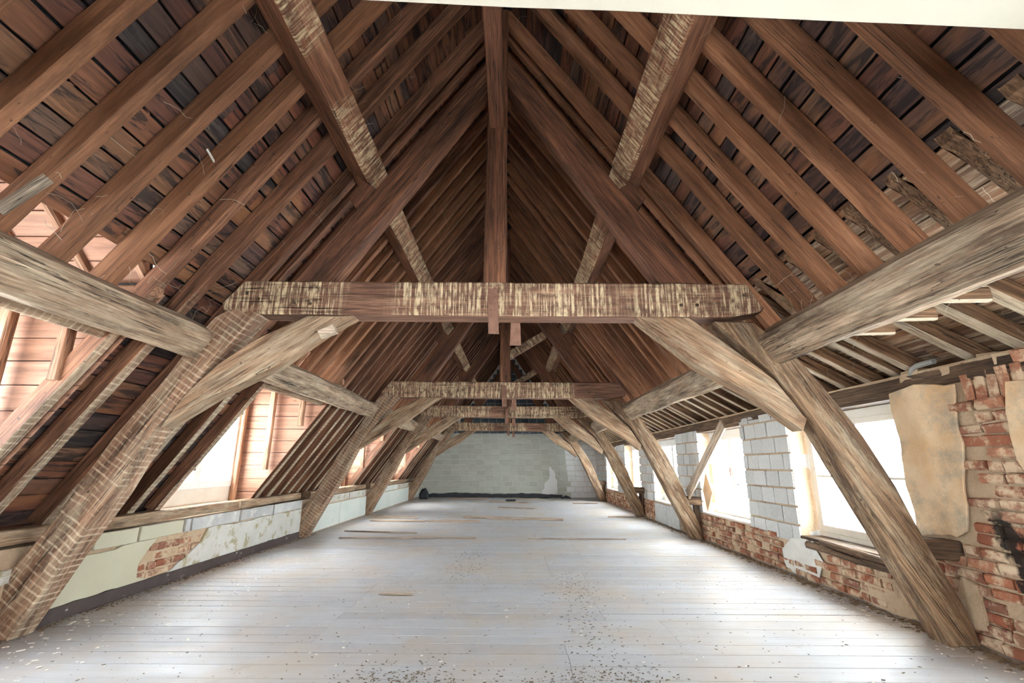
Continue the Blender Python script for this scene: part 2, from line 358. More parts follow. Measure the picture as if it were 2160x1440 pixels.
# ------------------------------------------------------------------ floor
fl = grid_slab('floor', [-3.9, 3.6], [Y0, Y1 + .1], lambda i, j: True, lambda u, v, s: (u, v, -.0035 - .15 * s), 'dirt')
boards = []; y = Y0; left = 0
while y < Y1 - .02:
    w = min(rng.uniform(.145, .20), Y1 - y)
    if left <= 0: left = rng.randint(3, 7); cuts = [rng.choice((-1.5, -1.35, -1.1)) + rng.uniform(-.1, .1), rng.choice((.7, .95, 1.2)) + rng.uniform(-.1, .1)] if rng.random() < .75 else [rng.uniform(-.7, .6)]
    left -= 1
    e = [XL - .05] + sorted(c + rng.uniform(-.004, .004) for c in cuts) + [XR + .05]
    for a, b in zip(e, e[1:]): boards.append((a, b, y, y + w))
    y += w
vis = sorted([b for b in boards if b[3] > 2.7], key=lambda b: b[2])
def board_me(a, b, y, y2):
    g = rng.choice((.004, .005, .007, .009, .012)); return chbox((b-a)/2 - .0015, (y2-y)/2 - g/2, .0055, .0008), Matrix.Translation(((a+b)/2, (y+y2)/2, -.0065 + rng.uniform(-.0008, .0008)))
for b in vis[:290]:
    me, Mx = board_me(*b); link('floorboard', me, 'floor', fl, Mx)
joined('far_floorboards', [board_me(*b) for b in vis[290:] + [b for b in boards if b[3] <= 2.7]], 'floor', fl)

# ------------------------------------------------------------------ roof slopes: covering, boards, rafters
DORH = [(a - .035, b + .035) for a, b in DOR]
def dormer_at(y0, y1): return any(y1 > a + .02 and y0 < b - .02 for a, b in DORH)
S_CUT = zs(2.48); S_END_L = zs(.66); S_BRK = (2.007 - CX) / cs - .12 * sn / cs
ys = sorted([Y0] + [q for d in DORH for q in d] + [Y1 + .1])
RH = .13
rl = grid_slab('roof_left', [0, S_CUT, S_END_L + .25], ys, lambda i, j: not (i == 1 and dormer_at(ys[j], ys[j+1])), lambda u, v, s: slope(-1, u - .05, RH + .045 + .06 * s, v), 'slate')
bx, bz = 2.13, AZ + RH / cs - SL * (2.13 - CX)     # where the right slope breaks into the flatter sprocketed eaves
ck = math.hypot(1, .55); cd = Vector((1 / ck, 0, -.55 / ck)); cn = Vector((.55 / ck, 0, 1 / ck))
def prof(u, s):  # right covering profile
    if u < 1: q = slope(1, -.05, RH + .045 + .06 * s, 0)
    elif u < 2: q = Vector((bx, 0, bz)) + (nrm(1) + cn).normalized() * (.05 + .06 * s)
    else: q = Vector((bx, 0, bz)) + cd * 1.85 + cn * (.045 + .06 * s)
    return q
rr = grid_slab('roof_right', [0, 1, 2], [Y0, Y1 + .1], lambda i, j: True, lambda u, v, s: prof(u, s) + Vector((0, v, 0)), 'slate')
def roof_boards(root, side, rows, pt, dvec, nvec, mats, lim):
    out = []; 
    for (s0, s1) in rows:
        y = Y0 - rng.uniform(0, 2)
        while y < Y1:
            L = rng.uniform(2.4, 4.6) * (1 if y < 9 else 1.6); a, b = max(y, Y0), min(y + L, Y1 + .05); y += L
            segs = [(a, b)]
            if side == -1 and s1 > S_CUT:
                for d0, d1 in DORH: segs = [t for (p, q) in segs for t in (((p, min(q, d0)),) if p < d0 else ()) + (((max(p, d1), q),) if q > d1 else ())]
            for p, q in segs:
                if q - p > .05: out.append((s0, s1, p, q))
    out.sort(key=lambda t: t[3] < .3)
    rest = []
    for k, (s0, s1, p, q) in enumerate(out):
        g = rng.uniform(.008, .020) * (.5 if mats == 'sheath_low' else 1); me = chbox((q-p)/2 - .002, (s1-s0)/2 - g/2, .011, .002)
        c = pt((s0+s1)/2, (p+q)/2) + nvec * (.012 + rng.uniform(0, .008)); Mx = frame(c, (0, 1, 0), nvec) @ Matrix.Rotation(rng.uniform(-.03, .03), 4, 'X')
        if k < lim and q > .3: link('roof_board', me, mats, root, Mx)
        else: rest.append((me, Mx))
    if rest: joined('roof_boards_behind', rest, mats, root)
def rowsof(a, b):
    r = []; s = a
    while s < b - .03: w = rng.uniform(.13, .165); r.append((s, min(s + w, b))); s += w
    return r
roof_boards(rl, -1, rowsof(0, S_CUT) + rowsof(S_CUT, S_END_L + .15), lambda s, y: slope(-1, s, RH, y), None, nrm(-1), 'sheath', 300)
smain = (bx - CX - RH * sn) / cs
roof_boards(rr, 1, rowsof(0, smain), lambda s, y: slope(1, s, RH, y), None, nrm(1), 'sheath', 190)
roof_boards(rr, 1, rowsof(0.01, 1.7), lambda s, y: Vector((bx, y, bz)) + cd * s, None, cn, 'sheath_low', 110)
def rafter(side, y, s0, s1, root, mat='rafter', w=.085):
    w *= rng.uniform(.9, 1.1); dy = rng.uniform(-.02, .02)
    return timber('rafter', slope(side, s0, 0, y + dy), slope(side, s1, rng.uniform(-.004, .004), y + rng.uniform(-.02, .02)), w, RH * .99, nrm(side), mat, root, jit=.004, cham=.006)
k = -7
while 1.82 + .335 * k < Y1 - .05:
    y = 1.82 + .335 * k; k += 1
    if y < Y0: continue
    if any(abs(y - (t + .1)) < .12 for t in TY): y += .17
    short = any(a + .12 < y < b - .12 for a, b in DOR)
    if not short: 
        for a, b in DOR:
            if abs(y - a) <= .12: y = a - .03
            if abs(y - b) <= .12: y = b - .05
    rafter(-1, y, .0, zs(2.13) if short else zs(.70), rl, 'rafter' if short else 'rafter_lime')
k = -7
while 1.81 + .338 * k < Y1 - .05:
    y = 1.81 + .338 * k; k += 1
    if y < Y0: continue
    if any(abs(y - (t + .1)) < .12 for t in TY): y += .16
    rafter(1, y, .0, zs(2.28), rr)
    yc = y - .10 + rng.uniform(-.01, .02); wl = .085 * rng.uniform(.85, 1.15)
    prism('sprocket', [(2.10, bz + .04), (2.13, bz - .004), (3.50, bz - .76), (3.49, bz - .885), (2.39, bz - .275)], (0, yc, 0), (1, 0, 0), (0, 0, 1), wl, 'coyau', rr, cham=.006, jit=.0015, xaxis=cd)
# ridge board and ridge covering
prism('ridge_cap', [(CX - .30, AZ - .13), (CX, AZ + .30), (CX + .30, AZ - .13), (CX + .36, AZ - .09), (CX, AZ + .42), (CX - .36, AZ - .09)], (0, Y0, 0), (1, 0, 0), (0, 0, 1), -(Y1 - Y0 + .1), 'slate', rl, cham=.002, sub=0)
rb = timber('ridge_board', (CX, Y0, AZ - .06), (CX, Y1, AZ - .06), .05, .2, (0, 0, 1), 'rafter', None); tag(rb, 'thin brown ridge board where both roof slopes meet in the dark', 'ridge board')
o = timber('wood_block', slope(-1, 3.86, -.03, 2.115), slope(-1, 4.12, -.03, 2.07), .06, .04, nrm(-1), 'loose', None, jit=.003); tag(o, 'short pale wooden block nailed across a rafter by the dormer', 'wood block')
# torn felt in the eaves
prism('torn_felt', [(3.05, -.10), (3.42, -.07), (3.50, .05), (3.34, .12), (3.12, .09), (3.0, .02)], Vector((bx, 0, bz)) + cd * .72 + cn * .004, (0, 1, 0), cd, .006, 'felt', rr, cham=.001, jit=.02, sub=.05, label='torn grey felt patch showing between eaves boards')

# ------------------------------------------------------------------ trusses
TLAB = ['big oak roof truss standing in front, with mortise slots in its king post',
        'second oak roof truss in the row, its king post braced by one strut',
        'third oak roof truss in the row, slimmer looking, third collar above the floor',
        'last oak roof truss in the row, standing just before the block end wall']
def truss(i):
    Y = TY[i]; D = .2; T = thing('roof_truss', (CX, Y, 0), TLAB[i], 'roof truss', 'oak roof trusses')
    U, V = (1, 0, 0), (0, 0, 1); P = (0, Y, 0)
    j = .006 + .003 * (i > 0)
    pr = lambda nm, poly, mat, xa, dy=0., d=D, **k: prism(nm, poly, (0, Y + dy, 0), U, V, d * -1 if False else -d, mat, T, jit=j, xaxis=xa, **k)
    legL = [(-3.50, 0), (-3.24, .5), (-2.97, .98), (-2.76, 1.45), (-2.42, 1.96), (-2.05, 2.44), (-2.32, 2.44), (-2.45, 2.36), (-2.62, 2.09), (-2.80, 1.78), (-3.05, 1.42), (-3.24, 1.06), (-3.42, .72), (-3.70, .30), (-3.80, 0)]
    legR = [(3.03, 0), (2.78, .54), (2.48, 1.18), (2.35, 1.46), (2.09, 1.88), (1.64, 2.34), (1.95, 2.34), (2.22, 2.10), (2.40, 1.86), (2.68, 1.43), (2.86, 1.05), (2.99, .69), (3.19, .22), (3.24, 0)]
    a = pr('leg', legL, 'oak_lath', (-2.1 + 3.6, 0, 2.44), label='pale raking leg with lath marks across it')
    b = pr('leg', legR, 'oak_shaded', (1.75 - 3.13, 0, 2.34), label='knotty raking leg')
    pr('brace', [(-2.73, 1.47), (-2.35, 1.72), (-1.91, 1.96), (-1.52, 2.26), (-1.30, 2.385), (-1.69, 2.385), (-2.10, 2.18), (-2.37, 1.97), (-2.60, 1.72)], 'oak', (1.2, 0, .8), .02, .17)
    pr('brace', [(2.24, 1.47), (1.91, 1.73), (1.49, 1.97), (1.00, 2.385), (1.44, 2.385), (1.81, 2.09), (2.08, 1.86), (2.28, 1.56)], 'oak', (-1.2, 0, .8), .02, .17)
    c = pr('collar_beam', [(-2.03, 2.385), (-2.38, 2.42), (-2.40, 2.48), (-2.23, 2.675), (1.93, 2.665), (2.05, 2.45), (2.03, 2.42), (1.76, 2.375)], 'collar', (1, 0, 0), -.005, .215)
    pl = pr('principal_rafter', [(-1.85, 2.665), (-1.53, 2.665), (-.18, 4.70), (-.18, 4.99), (-.21, 4.99)], 'principal', (1.6, 0, 2.25), .015, .17)
    pq = pr('principal_rafter', [(1.56, 2.665), (1.23, 2.665), (-.10, 4.72), (-.10, 5.02), (-.08, 5.02)], 'principal', (-1.6, 0, 2.25), .015, .17)
    kp = pr('king_post', [(-.255, 2.66), (-.065, 2.66), (-.065, 5.55), (-.235, 5.55)], 'principal', (0, 0, 1), -.0, .2)
    # hanger strips bolted to the collar
    st = prism('hanger_strip', [(-.21, 2.60), (-.135, 2.60), (-.115, 2.22), (-.20, 2.22)], (0, Y - .005, 0), U, V, .035, 'iron', T, cham=.003, jit=.003, label='rust brown iron hanger strip bolted to collar')
    prism('hanger_strip', [(-.02, 2.50), (.055, 2.50), (.065, 2.19), (-.03, 2.19)], (0, Y + .25, 0), U, V, .035, 'iron', T, cham=.003, jit=.003)
    for z in (2.56, 2.53, 2.47, 2.42): 
        for x in (-.185, -.155): box('bolt', (x - .006, Y - .05, z - .006), (x + .006, Y - .036, z + .006), 'iron', T, cham=.002)
    # tenon pegs and purlin cleats
    for side in (-1, 1):
        prism('cleat', [(0, 0), (.26, 0), (.20, .15), (0, .15)], slope(side, 2.42, -.40, Y + .02), sdir(side), nrm(side), .16 * -side, 'principal', T, cham=.006, jit=.004)
        for q in range(2): box('peg', (CX + side * (1.52 + .13 * q) - .012, Y - .02, 2.46), (CX + side * (1.52 + .13 * q) + .012, Y + .0, 2.484), 'dark_timber', T)
        for q in range(2): box('peg', (CX + side * (1.95 + .1 * q) - .011, Y - .018, 2.50 + .05 * q), (CX + side * (1.95 + .1 * q) + .011, Y, 2.524 + .05 * q), 'dark_timber', T)
    # tie from leg to facade wall, and its stub post
    timber('wall_tie', (2.92, Y + .1, .56), (3.30, Y + .1, .54), .16, .14, (0, 0, 1), 'dark_timber', T)
    if i: timber('stub_post', (3.14, Y + .13, 0), (3.14, Y + .13, .55), .1, .09, (1, 0, 0), 'dark_timber', T)
    if i in (1, 2): timber('strut', (-.07, Y + .1, 3.10), (.62, Y + .1, 3.52), .1, .15, (0, 0, 1), 'collar', T, label='streaked strut from king post to principal')
    if i == 0:
        def mort(o, x, z, dx, dz, L, w, dep): # slot on the front face
            cut(o, [(frame((x, Y, z), (dx, 0, dz), (0, -1, 0)), (L / 2, w / 2, dep))])
        mort(b, 2.64, 1.32, -.45, .72, .30, .05, .07); mort(kp, -.16, 4.02, 0, 1, .15, .04, .1); mort(kp, -.165, 3.42, 0, 1, .19, .035, .1)
        prism('peg', [(-1.56, 2.23), (-1.44, 2.28), (-1.41, 2.22), (-1.53, 2.17)], (0, Y + .0, 0), U, V, .07, 'loose', T, cham=.004, label='pale wooden peg sticking out of brace')
        mort(a, -3.03, 1.16, .55, .9, .12, .05, .05)
        for o, sx in ((pl, -1), (pq, 1)):
            cut(o, [(frame((CX + sx * .90, Y + .1, 3.52 + .02), (-sx * cs, 0, sn), (sx * sn, 0, cs)), (.13, .02, .2))])
    return T
TR = [truss(i) for i in range(4)]
# ------------------------------------------------------------------ purlins and longitudinal ties
bay = [(Y0, TY[0])] + [(TY[i], TY[i+1]) for i in range(3)] + [(TY[3], Y1)]
BN = ['overhead before the front truss', 'from front truss to second', 'from second truss to third', 'from third truss to last', 'from last truss to end wall']
for i, (a, b) in enumerate(bay):
    for side, sd in ((-1, 'dormer side'), (1, 'window side')):
        nn = .25; s0 = 2.16
        o = timber('purlin', slope(side, s0 + .11, -nn, a + (.1 if i else 0)), slope(side, s0 + .11, -nn, min(b + .1, Y1 - .03)), .22, nn - .002, nrm(side), 'purlin_hi', None, jit=.009, bow=.012); tag(o, f'streaked upper purlin on the {sd} {BN[i]}', 'purlin', 'upper purlins')
        if side == -1: s0, ws, n0, n1 = 4.20, .27, -.20, -.004
        else: s0, ws, n0, n1 = 4.12, .28, -.335, -.03
        o = timber('purlin', slope(side, s0 + ws / 2, n0, a + (.1 if i else 0)), slope(side, s0 + ws / 2, n0, min(b + .1, Y1 - .03)), ws, n1 - n0, nrm(side), 'purlin_lo', None, jit=.014, bow=.015, cham=.035); tag(o, f'thick weathered lower purlin on the {sd} {BN[i]}', 'purlin', 'lower purlins')
    if i < 4:
        o = timber('longitudinal_tie', (-.157, a + (.2 if i else 0), 4.17), (-.157, b, 4.17), .13, .17, (0, 0, 1), 'principal', None, jit=.003); tag(o, f'narrow tie beam under the ridge running {BN[i]}', 'tie beam', 'ties between king posts')
# short horizontal ties from lower purlin to the eaves on the window side
for k, yy in enumerate((2.51, 2.86, 3.2)):
    o = timber('eaves_tie', (2.24, yy, 2.085), (2.66, yy, 2.095), .045, .085, (0, 0, 1), 'coyau', None, jit=.003); tag(o, ['short horizontal eaves tie farthest from the front truss leg', 'middle one of three short horizontal eaves ties', 'short horizontal eaves tie beside the front truss leg'][k], 'eaves tie', 'horizontal eaves ties')

# ------------------------------------------------------------------ right (facade) wall
zr = [0, .42, 1.78, 1.95]; yr = sorted([Y0, Y1] + [q for w in WIN for q in w])
isw = lambda j: any(abs(yr[j] - a) < 1e-6 for a, b in WIN)
wr = grid_slab('wall_right', yr, zr, lambda i, j: not (j == 1 and isw(i)), lambda u, v, s: (XR + .018 + s * .40, u, v), 'mortar_right')
def brickme(L, h, d=.1): return chbox(L / 2, d / 2, h / 2, .012, .006)
BR = [brickme(L, .068) for L in (.20, .20, .19, .205, .185, .17)] + [brickme(.095, .068), brickme(.1, .066)]
def brick_rows(root, X, face, y0, y1, z0, z1, skip=lambda y, z: False, miss=.06, soot=lambda y, z: False, pieces=None, ch=.083):
    z = z0; r = 0
    while z + .06 < z1:
        y = y0 - (.1 if r % 2 else 0)
        while y < y1:
            k = rng.randrange(8); me = BR[k]; L = .2 if k < 6 else .1
            yc, zc = y + L / 2, z + .034
            if yc > y0 and yc < y1 and not skip(yc, zc) and rng.random() > miss:
                Mx = Matrix.Translation((X - face * (.047 - rng.uniform(-.004, .022)), yc, zc + rng.uniform(-.004, .004))) @ Matrix.Rotation(math.pi / 2 + rng.uniform(-.04, .04), 4, 'Z') @ Matrix.Rotation(rng.uniform(-.03, .03), 4, 'Y')
                if pieces is not None: pieces.append((me, Mx))
                else:
                    o = link('brick', me, None, root, Mx)
                    if not me.materials: me.materials.append(M['brick'])
                    if soot(yc, zc): o.material_slots[0].link = 'OBJECT'; o.material_slots[0].material = M['brick_soot']
            y += L + .013
        z += ch; r += 1
plaster_reg = lambda y, z: (y > 3.46 + .14 * max(0, 1.2 - z) and z > .70 and z < 1.80)
sootf = lambda y, z: abs(y - (3.38 - .25 * (1.0 - z))) < .11 + .05 * math.sin(z * 9) and .2 < z < .95
brick_rows(wr, XR, -1, 2.92, 4.06, .43, 1.70, plaster_reg, .08)
brick_rows(wr, XR, -1, 2.92, 9.7, .01, .43, lambda y, z: (5.55 < y < 6.1 and z > .15), .10)
pcs = []; brick_rows(wr, XR, -1, 9.7, Y1, .01, .43, lambda y, z: 9.75 < y < 11.4, .08, pieces=pcs); joined('far_bricks', pcs, 'brick', wr)
for k in range(5): # soldier course over the pier
    o = link('brick', BR[k % 6], None, wr, Matrix.Translation((XR + .035 + rng.uniform(0, .02), 3.02 + k * .088, 1.755)) @ Matrix.Rotation(math.pi / 2, 4, 'Z') @ Matrix.Rotation(math.pi / 2 + rng.uniform(-.08, .08), 4, 'Y'))
for k in range(9): # loose rubble along the wall head
    y = 2.95 + .13 * k; link('rubble_stone', chbox(rng.uniform(.05, .09), .07, rng.uniform(.03, .05), .02, .012), 'mortar' if k % 3 else 'brick', wr, Matrix.Translation((XR + .07, y, 1.90 + rng.uniform(-.02, .03))) @ Matrix.Rotation(math.pi / 2 + rng.uniform(-.3, .3), 4, 'Z'))
def yz(name, poly, X, mat, root, d=.022, jit=.02, sub=.07, label=None, sgn=-1):
    return prism(name, poly, (X, 0, 0), (0, 1, 0), (0, 0, 1), d * sgn, mat, root, cham=.005, jit=jit, sub=sub, label=label)
yz('plaster_coat', [(4.06, .69), (4.075, 1.80), (3.80, 1.83), (3.46, 1.80), (3.50, 1.45), (3.52, 1.2), (3.56, .95), (3.60, .74), (3.7, .69)], XR, 'plaster', wr, .02, .03, label='ochre plaster coat with ragged edge')
yz('plaster_coat', [(2.90, 1.1), (3.05, .95), (3.12, 1.25), (3.14, 1.55), (3.08, 1.75), (2.90, 1.72)], XR, 'plaster', wr, .03, .02)
yz('plaster_coat', [(4.15, .01), (4.9, .01), (4.75, .2), (4.4, .28), (4.2, .22)], XR, 'mortar', wr, .014, .05)
yz('plaster_coat', [(5.5, .03), (6.1, .03), (6.15, .28), (5.9, .38), (5.5, .40), (5.35, .2)], XR, 'mortar_grey', wr, .012, .06)
yz('plaster_coat', [(3.60, .12), (3.72, .10), (3.80, .3), (3.74, .45), (3.63, .42)], XR, 'mortar', wr, .03, .03)
yz('plaster_coat', [(9.75, .0), (11.35, .0), (11.35, .40), (9.75, .40)], XR, 'cement', wr, .03, .01)
# concrete block piers between the windows
def block_rows(root, y0, y1, z0, z1, X, mat='block', depth=.3):
    z = z0; r = 0
    while z < z1 - .05:
        h = min(.19, z1 - z); y = y0 - (0 if r % 2 else .15)
        while y < y1 - .03:
            a, b = max(y + .006, y0), min(y + .294, y1); end = (a - y0 < .01) or (y1 - b < .02)
            dd = depth if end else .09
            if b - a > .05:
                me = chbox(dd / 2, (b - a) / 2, h / 2 - .006, .005, .003)
                link('concrete_block', me, mat, root, Matrix.Translation((X + dd / 2 + rng.uniform(-.004, .008), (a + b) / 2, z + h / 2)))
            y += .30
        z += .20; r += 1
for a, b in [(5.74, 6.9), (8.56, 9.72), (11.38, 12.54), (14.2, 15.36), (17.02, 19.0)]: block_rows(wr, a, b, .42 if a > 6 else .36, 1.86, XR)
# sills, wall plate
for k, (a, b) in enumerate(WIN):
    if b < 2: continue
    box('sill_board', (XR - .01, a + .02, .425), (XR + .36, b - .02, .452), 'frame_old' if k != 2 else 'dark_timber', wr)
    box('lintel_board', (XR + .01, a - .04, 1.765), (XR + .38, b + .04, 1.80), 'dark_timber', wr)
wp = timber('wall_plate', (XR + .10, Y0, 1.80), (XR + .10, Y1, 1.80), .20, .13, (0, 0, 1), 'dark_timber', None, jit=.01); tag(wp, 'dark wall plate along the top of the window wall', 'wall plate')
# windows
def window(idx, a, b, mat, bars, X):
    z0, z1 = .455, 1.765; w = thing(f'window_{idx}', (X, (a + b) / 2, z0), None, None, None, 'structure')
    fr = .05
    for (lo, hi) in (((X-.03, a, z0), (X+.04, a+fr, z1)), ((X-.03, b-fr, z0), (X+.04, b, z1)), ((X-.03, a+fr, z0), (X+.04, b-fr, z0+fr)), ((X-.03, a+fr, z1-.09), (X+.04, b-fr, z1))): box('window_frame', lo, hi, mat, w)
    m = (a + b) / 2
    for (p, q) in ((a + fr, m), (m, b - fr)):
        sroot = link('casement', chbox((z1 - z0 - fr - .09) / 2, .0275, .022, .004), mat, w, Matrix.Translation((X-.012, p + .028, (z0 + fr + z1 - .09) / 2)) @ Matrix.Rotation(math.pi / 2, 4, 'Y') @ Matrix.Rotation(0, 4, 'X'))
        z0_, z1_ = z0 + fr, z1 - .09
        base = Vector(w['_p']) + sroot.matrix_basis.translation
        def sub(nm, lo, hi, mt):
            lo = Vector(lo); hi = Vector(hi); d = (hi - lo) / 2; Rm = Matrix.Rotation(math.pi / 2, 4, 'Y')
            o = bpy.data.objects.new(nm, chbox(d.x, d.y, d.z, .003)); COL.objects.link(o); o.data.materials.append(M[mt]); o.parent = sroot
            o.matrix_basis = Rm.inverted() @ Matrix.Translation((lo + hi) / 2 - base)
        sub('stile', (X-.034, q-.055, z0_), (X+.01, q-.001, z1_), mat); sub('rail', (X-.034, p+.056, z0_), (X+.01, q-.056, z0_+.07), mat); sub('rail', (X-.034, p+.056, z1_-.055), (X+.01, q-.056, z1_), mat)
        zz = z0_ + .07; hh = z1_ - .055 - zz
        for kk in bars: sub('glazing_bar', (X-.03, p+.056, zz+hh*kk-.011), (X+.006, q-.056, zz+hh*kk+.011), mat)
        e = [0] + list(bars) + [1]
        for kk in range(len(e)-1): sub('pane', (X-.014, p+.056, zz+hh*e[kk]+.012), (X-.010, q-.056, zz+hh*e[kk+1]-.012), 'glass')
        if mat == 'frame_white' and p > m - .01: sub('handle', (X-.075, p+.012, z0_+.55), (X-.055, p+.03, z0_+.68), 'iron')
for k, (a, b) in enumerate(WIN):
    window(k + 1, a + .02, b - .02, 'frame_old' if k in (1, 2) else 'frame_white', (.5,) if k == 2 else (.34, .67), XR + .24)

# ------------------------------------------------------------------ back wall
gz = 5.95
def backP(u, v, s): return (u, Y1 + .02 + .25 * s, v)
pts = [(XL - .45, 0), (XR + .4, 0), (XR + .4, 2.0), (2.2, 2.85), (CX, 5.95), (-3.95, .62)]
wb = prism('wall_back', pts, (0, Y1 + .018, 0), (1, 0, 0), (0, 0, 1), -.25, 'mortar_grey', None, cham=.002, sub=0); wb['kind'] = 'structure'; wb['_p'] = list(wb.matrix_basis.translation)
z = 0; r = 0; restb = []; nb = 0; allb = []
while z < 5.7:
    lim = lambda zz: (max(XL - .1, CX - (AZ - zz) / SL + .02), min(XR, CX + (AZ - zz) / SL - .02) if zz > 2.7 else XR)
    x0, x1 = lim(z + .19); x = x0 - (0 if r % 2 else .16) - rng.uniform(0, .02)
    while x < x1:
        a, b = max(x + .008, x0), min(x + .312, x1)
        if b - a > .05: allb.append((a, b, z))
        x += .32
    z += .2; r += 1
for a, b, z in allb:
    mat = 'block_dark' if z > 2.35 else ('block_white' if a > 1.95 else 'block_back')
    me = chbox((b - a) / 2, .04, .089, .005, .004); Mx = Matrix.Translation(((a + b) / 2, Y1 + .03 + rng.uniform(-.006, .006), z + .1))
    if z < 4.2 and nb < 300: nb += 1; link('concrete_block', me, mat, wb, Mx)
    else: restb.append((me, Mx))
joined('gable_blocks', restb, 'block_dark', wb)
mb = prism('membrane_strip', [(XL, 0), (1.9, 0), (1.9, .10), (.6, .16), (-.8, .13), (-2.2, .17), (XL, .12)], (0, Y1 - .04, 0), (1, 0, 0), (0, 0, 1), .05, 'membrane', None, cham=.004, jit=.03, sub=.12); tag(mb, 'black damp membrane strip along the foot of the end wall', 'membrane')
prism('whitewash_splash', [(1.15, .12), (1.75, .15), (1.72, .5), (1.6, .95), (1.45, 1.15), (1.4, .7), (1.2, .4)], (0, Y1 - .012, 0), (1, 0, 0), (0, 0, 1), .01, 'block_white', wb, cham=.002, jit=.08, sub=.05, label='white splash on the block wall')

# unseen gable wall added behind the camera, doorway sized for the near light
gb = grid_slab('wall_front', [-4.0, -.6, .6, 3.65], [0, 2.1, 2.9], lambda i, j: not (i == 1 and j == 0), lambda u, v, s: (u, Y0 - .02 - .25 * s, v), 'mortar')
prism('gable_top', [(-3.3, 2.9), (2.3, 2.9), (CX, 5.95)], (0, Y0 - .02, 0), (1, 0, 0), (0, 0, 1), .25, 'mortar', gb, cham=.002, sub=0)

# ------------------------------------------------------------------ left knee wall
wl = grid_slab('wall_left', [Y0, Y1], [0, .60], lambda i, j: True, lambda u, v, s: (XL - .03 - .42 * s, u, v), 'mortar'); 
SG = 1
def lyz(name, poly, mat, d=.022, jit=.012, label=None, X=XL - .03): return yz(name, poly, X, mat, wl, d, jit, .08, label, SG)
lyz('plaster_coat', [(3.95, .10), (5.15, .10), (4.95, .16), (4.92, .26), (5.0, .36), (5.12, .46), (3.95, .46)], 'plaster_cream', .026, .03, label='cream painted plaster')
lyz('plaster_coat', [(5.35, .10), (8.5, .10), (8.5, .46), (5.95, .46), (5.85, .34), (5.62, .2)], 'plaster_pale', .026, .035, label='peeling pale plaster')
lyz('plaster_coat', [(2.0, .30), (3.45, .34), (3.9, .40), (3.9, .46), (2.0, .46)], 'plaster_pale', .026)
for a, b in ((8.8, 10.4), (10.42, 12.2), (12.5, 15.0), (15.02, 17.1), (17.4, 19.0)): lyz('plaster_coat', [(a, .02), (b, .02), (b, .45), (a, .45)], 'plaster_green', .026, .006)
brick_rows(wl, XL - .032, 1, 4.75, 6.1, .10, .47, miss=.03); brick_rows(wl, XL - .02, 1, 2.3, 3.6, .02, .32, miss=.05)
for a, b, m in ((2.6, 3.5, 'cement'), (3.9, 4.33, 'cement'), (4.36, 4.86, 'plaster_cream'), (4.88, 5.5, 'plaster_cream'), (5.53, 5.62, 'cement'), (5.64, 6.6, 'cement'), (6.62, 7.5, 'cement'), (7.52, 8.5, 'cement'), (8.85, 9.7, 'plaster_green'), (9.72, 10.9, 'plaster_pale'), (10.92, 12.1, 'plaster_pale'), (12.5, 13.8, 'plaster_pale'), (13.82, 15.4, 'plaster_green'), (15.42, 17.0, 'plaster_pale')):
    lyz('wall_panel', [(a, .475), (b - .015, .475), (b - .015, .61), (a, .61)], m, .034, .005)
sk = box('baseboard_left', (XL - .03, 2.0, 0), (XL + .004, 8.5, .105), 'skirting'); sk['kind'] = 'structure'
for k, (a, b) in enumerate(((Y0, 6.55), (6.6, 8.45), (8.85, 12.1), (12.5, Y1))):
    o = timber('sole_plate', (XL - .10, a, .625), (XL - .10, b, .625), .17, .105, (0, 0, 1), 'oak', None, jit=.008); tag(o, ['wooden sole plate on the low wall, running past the front truss leg', 'wooden sole plate on the low wall, just before the second truss', 'wooden sole plate on the low wall between second and third truss', 'wooden sole plate on the low wall beyond the third truss'][k], 'sole plate', 'sole plates on the low wall')

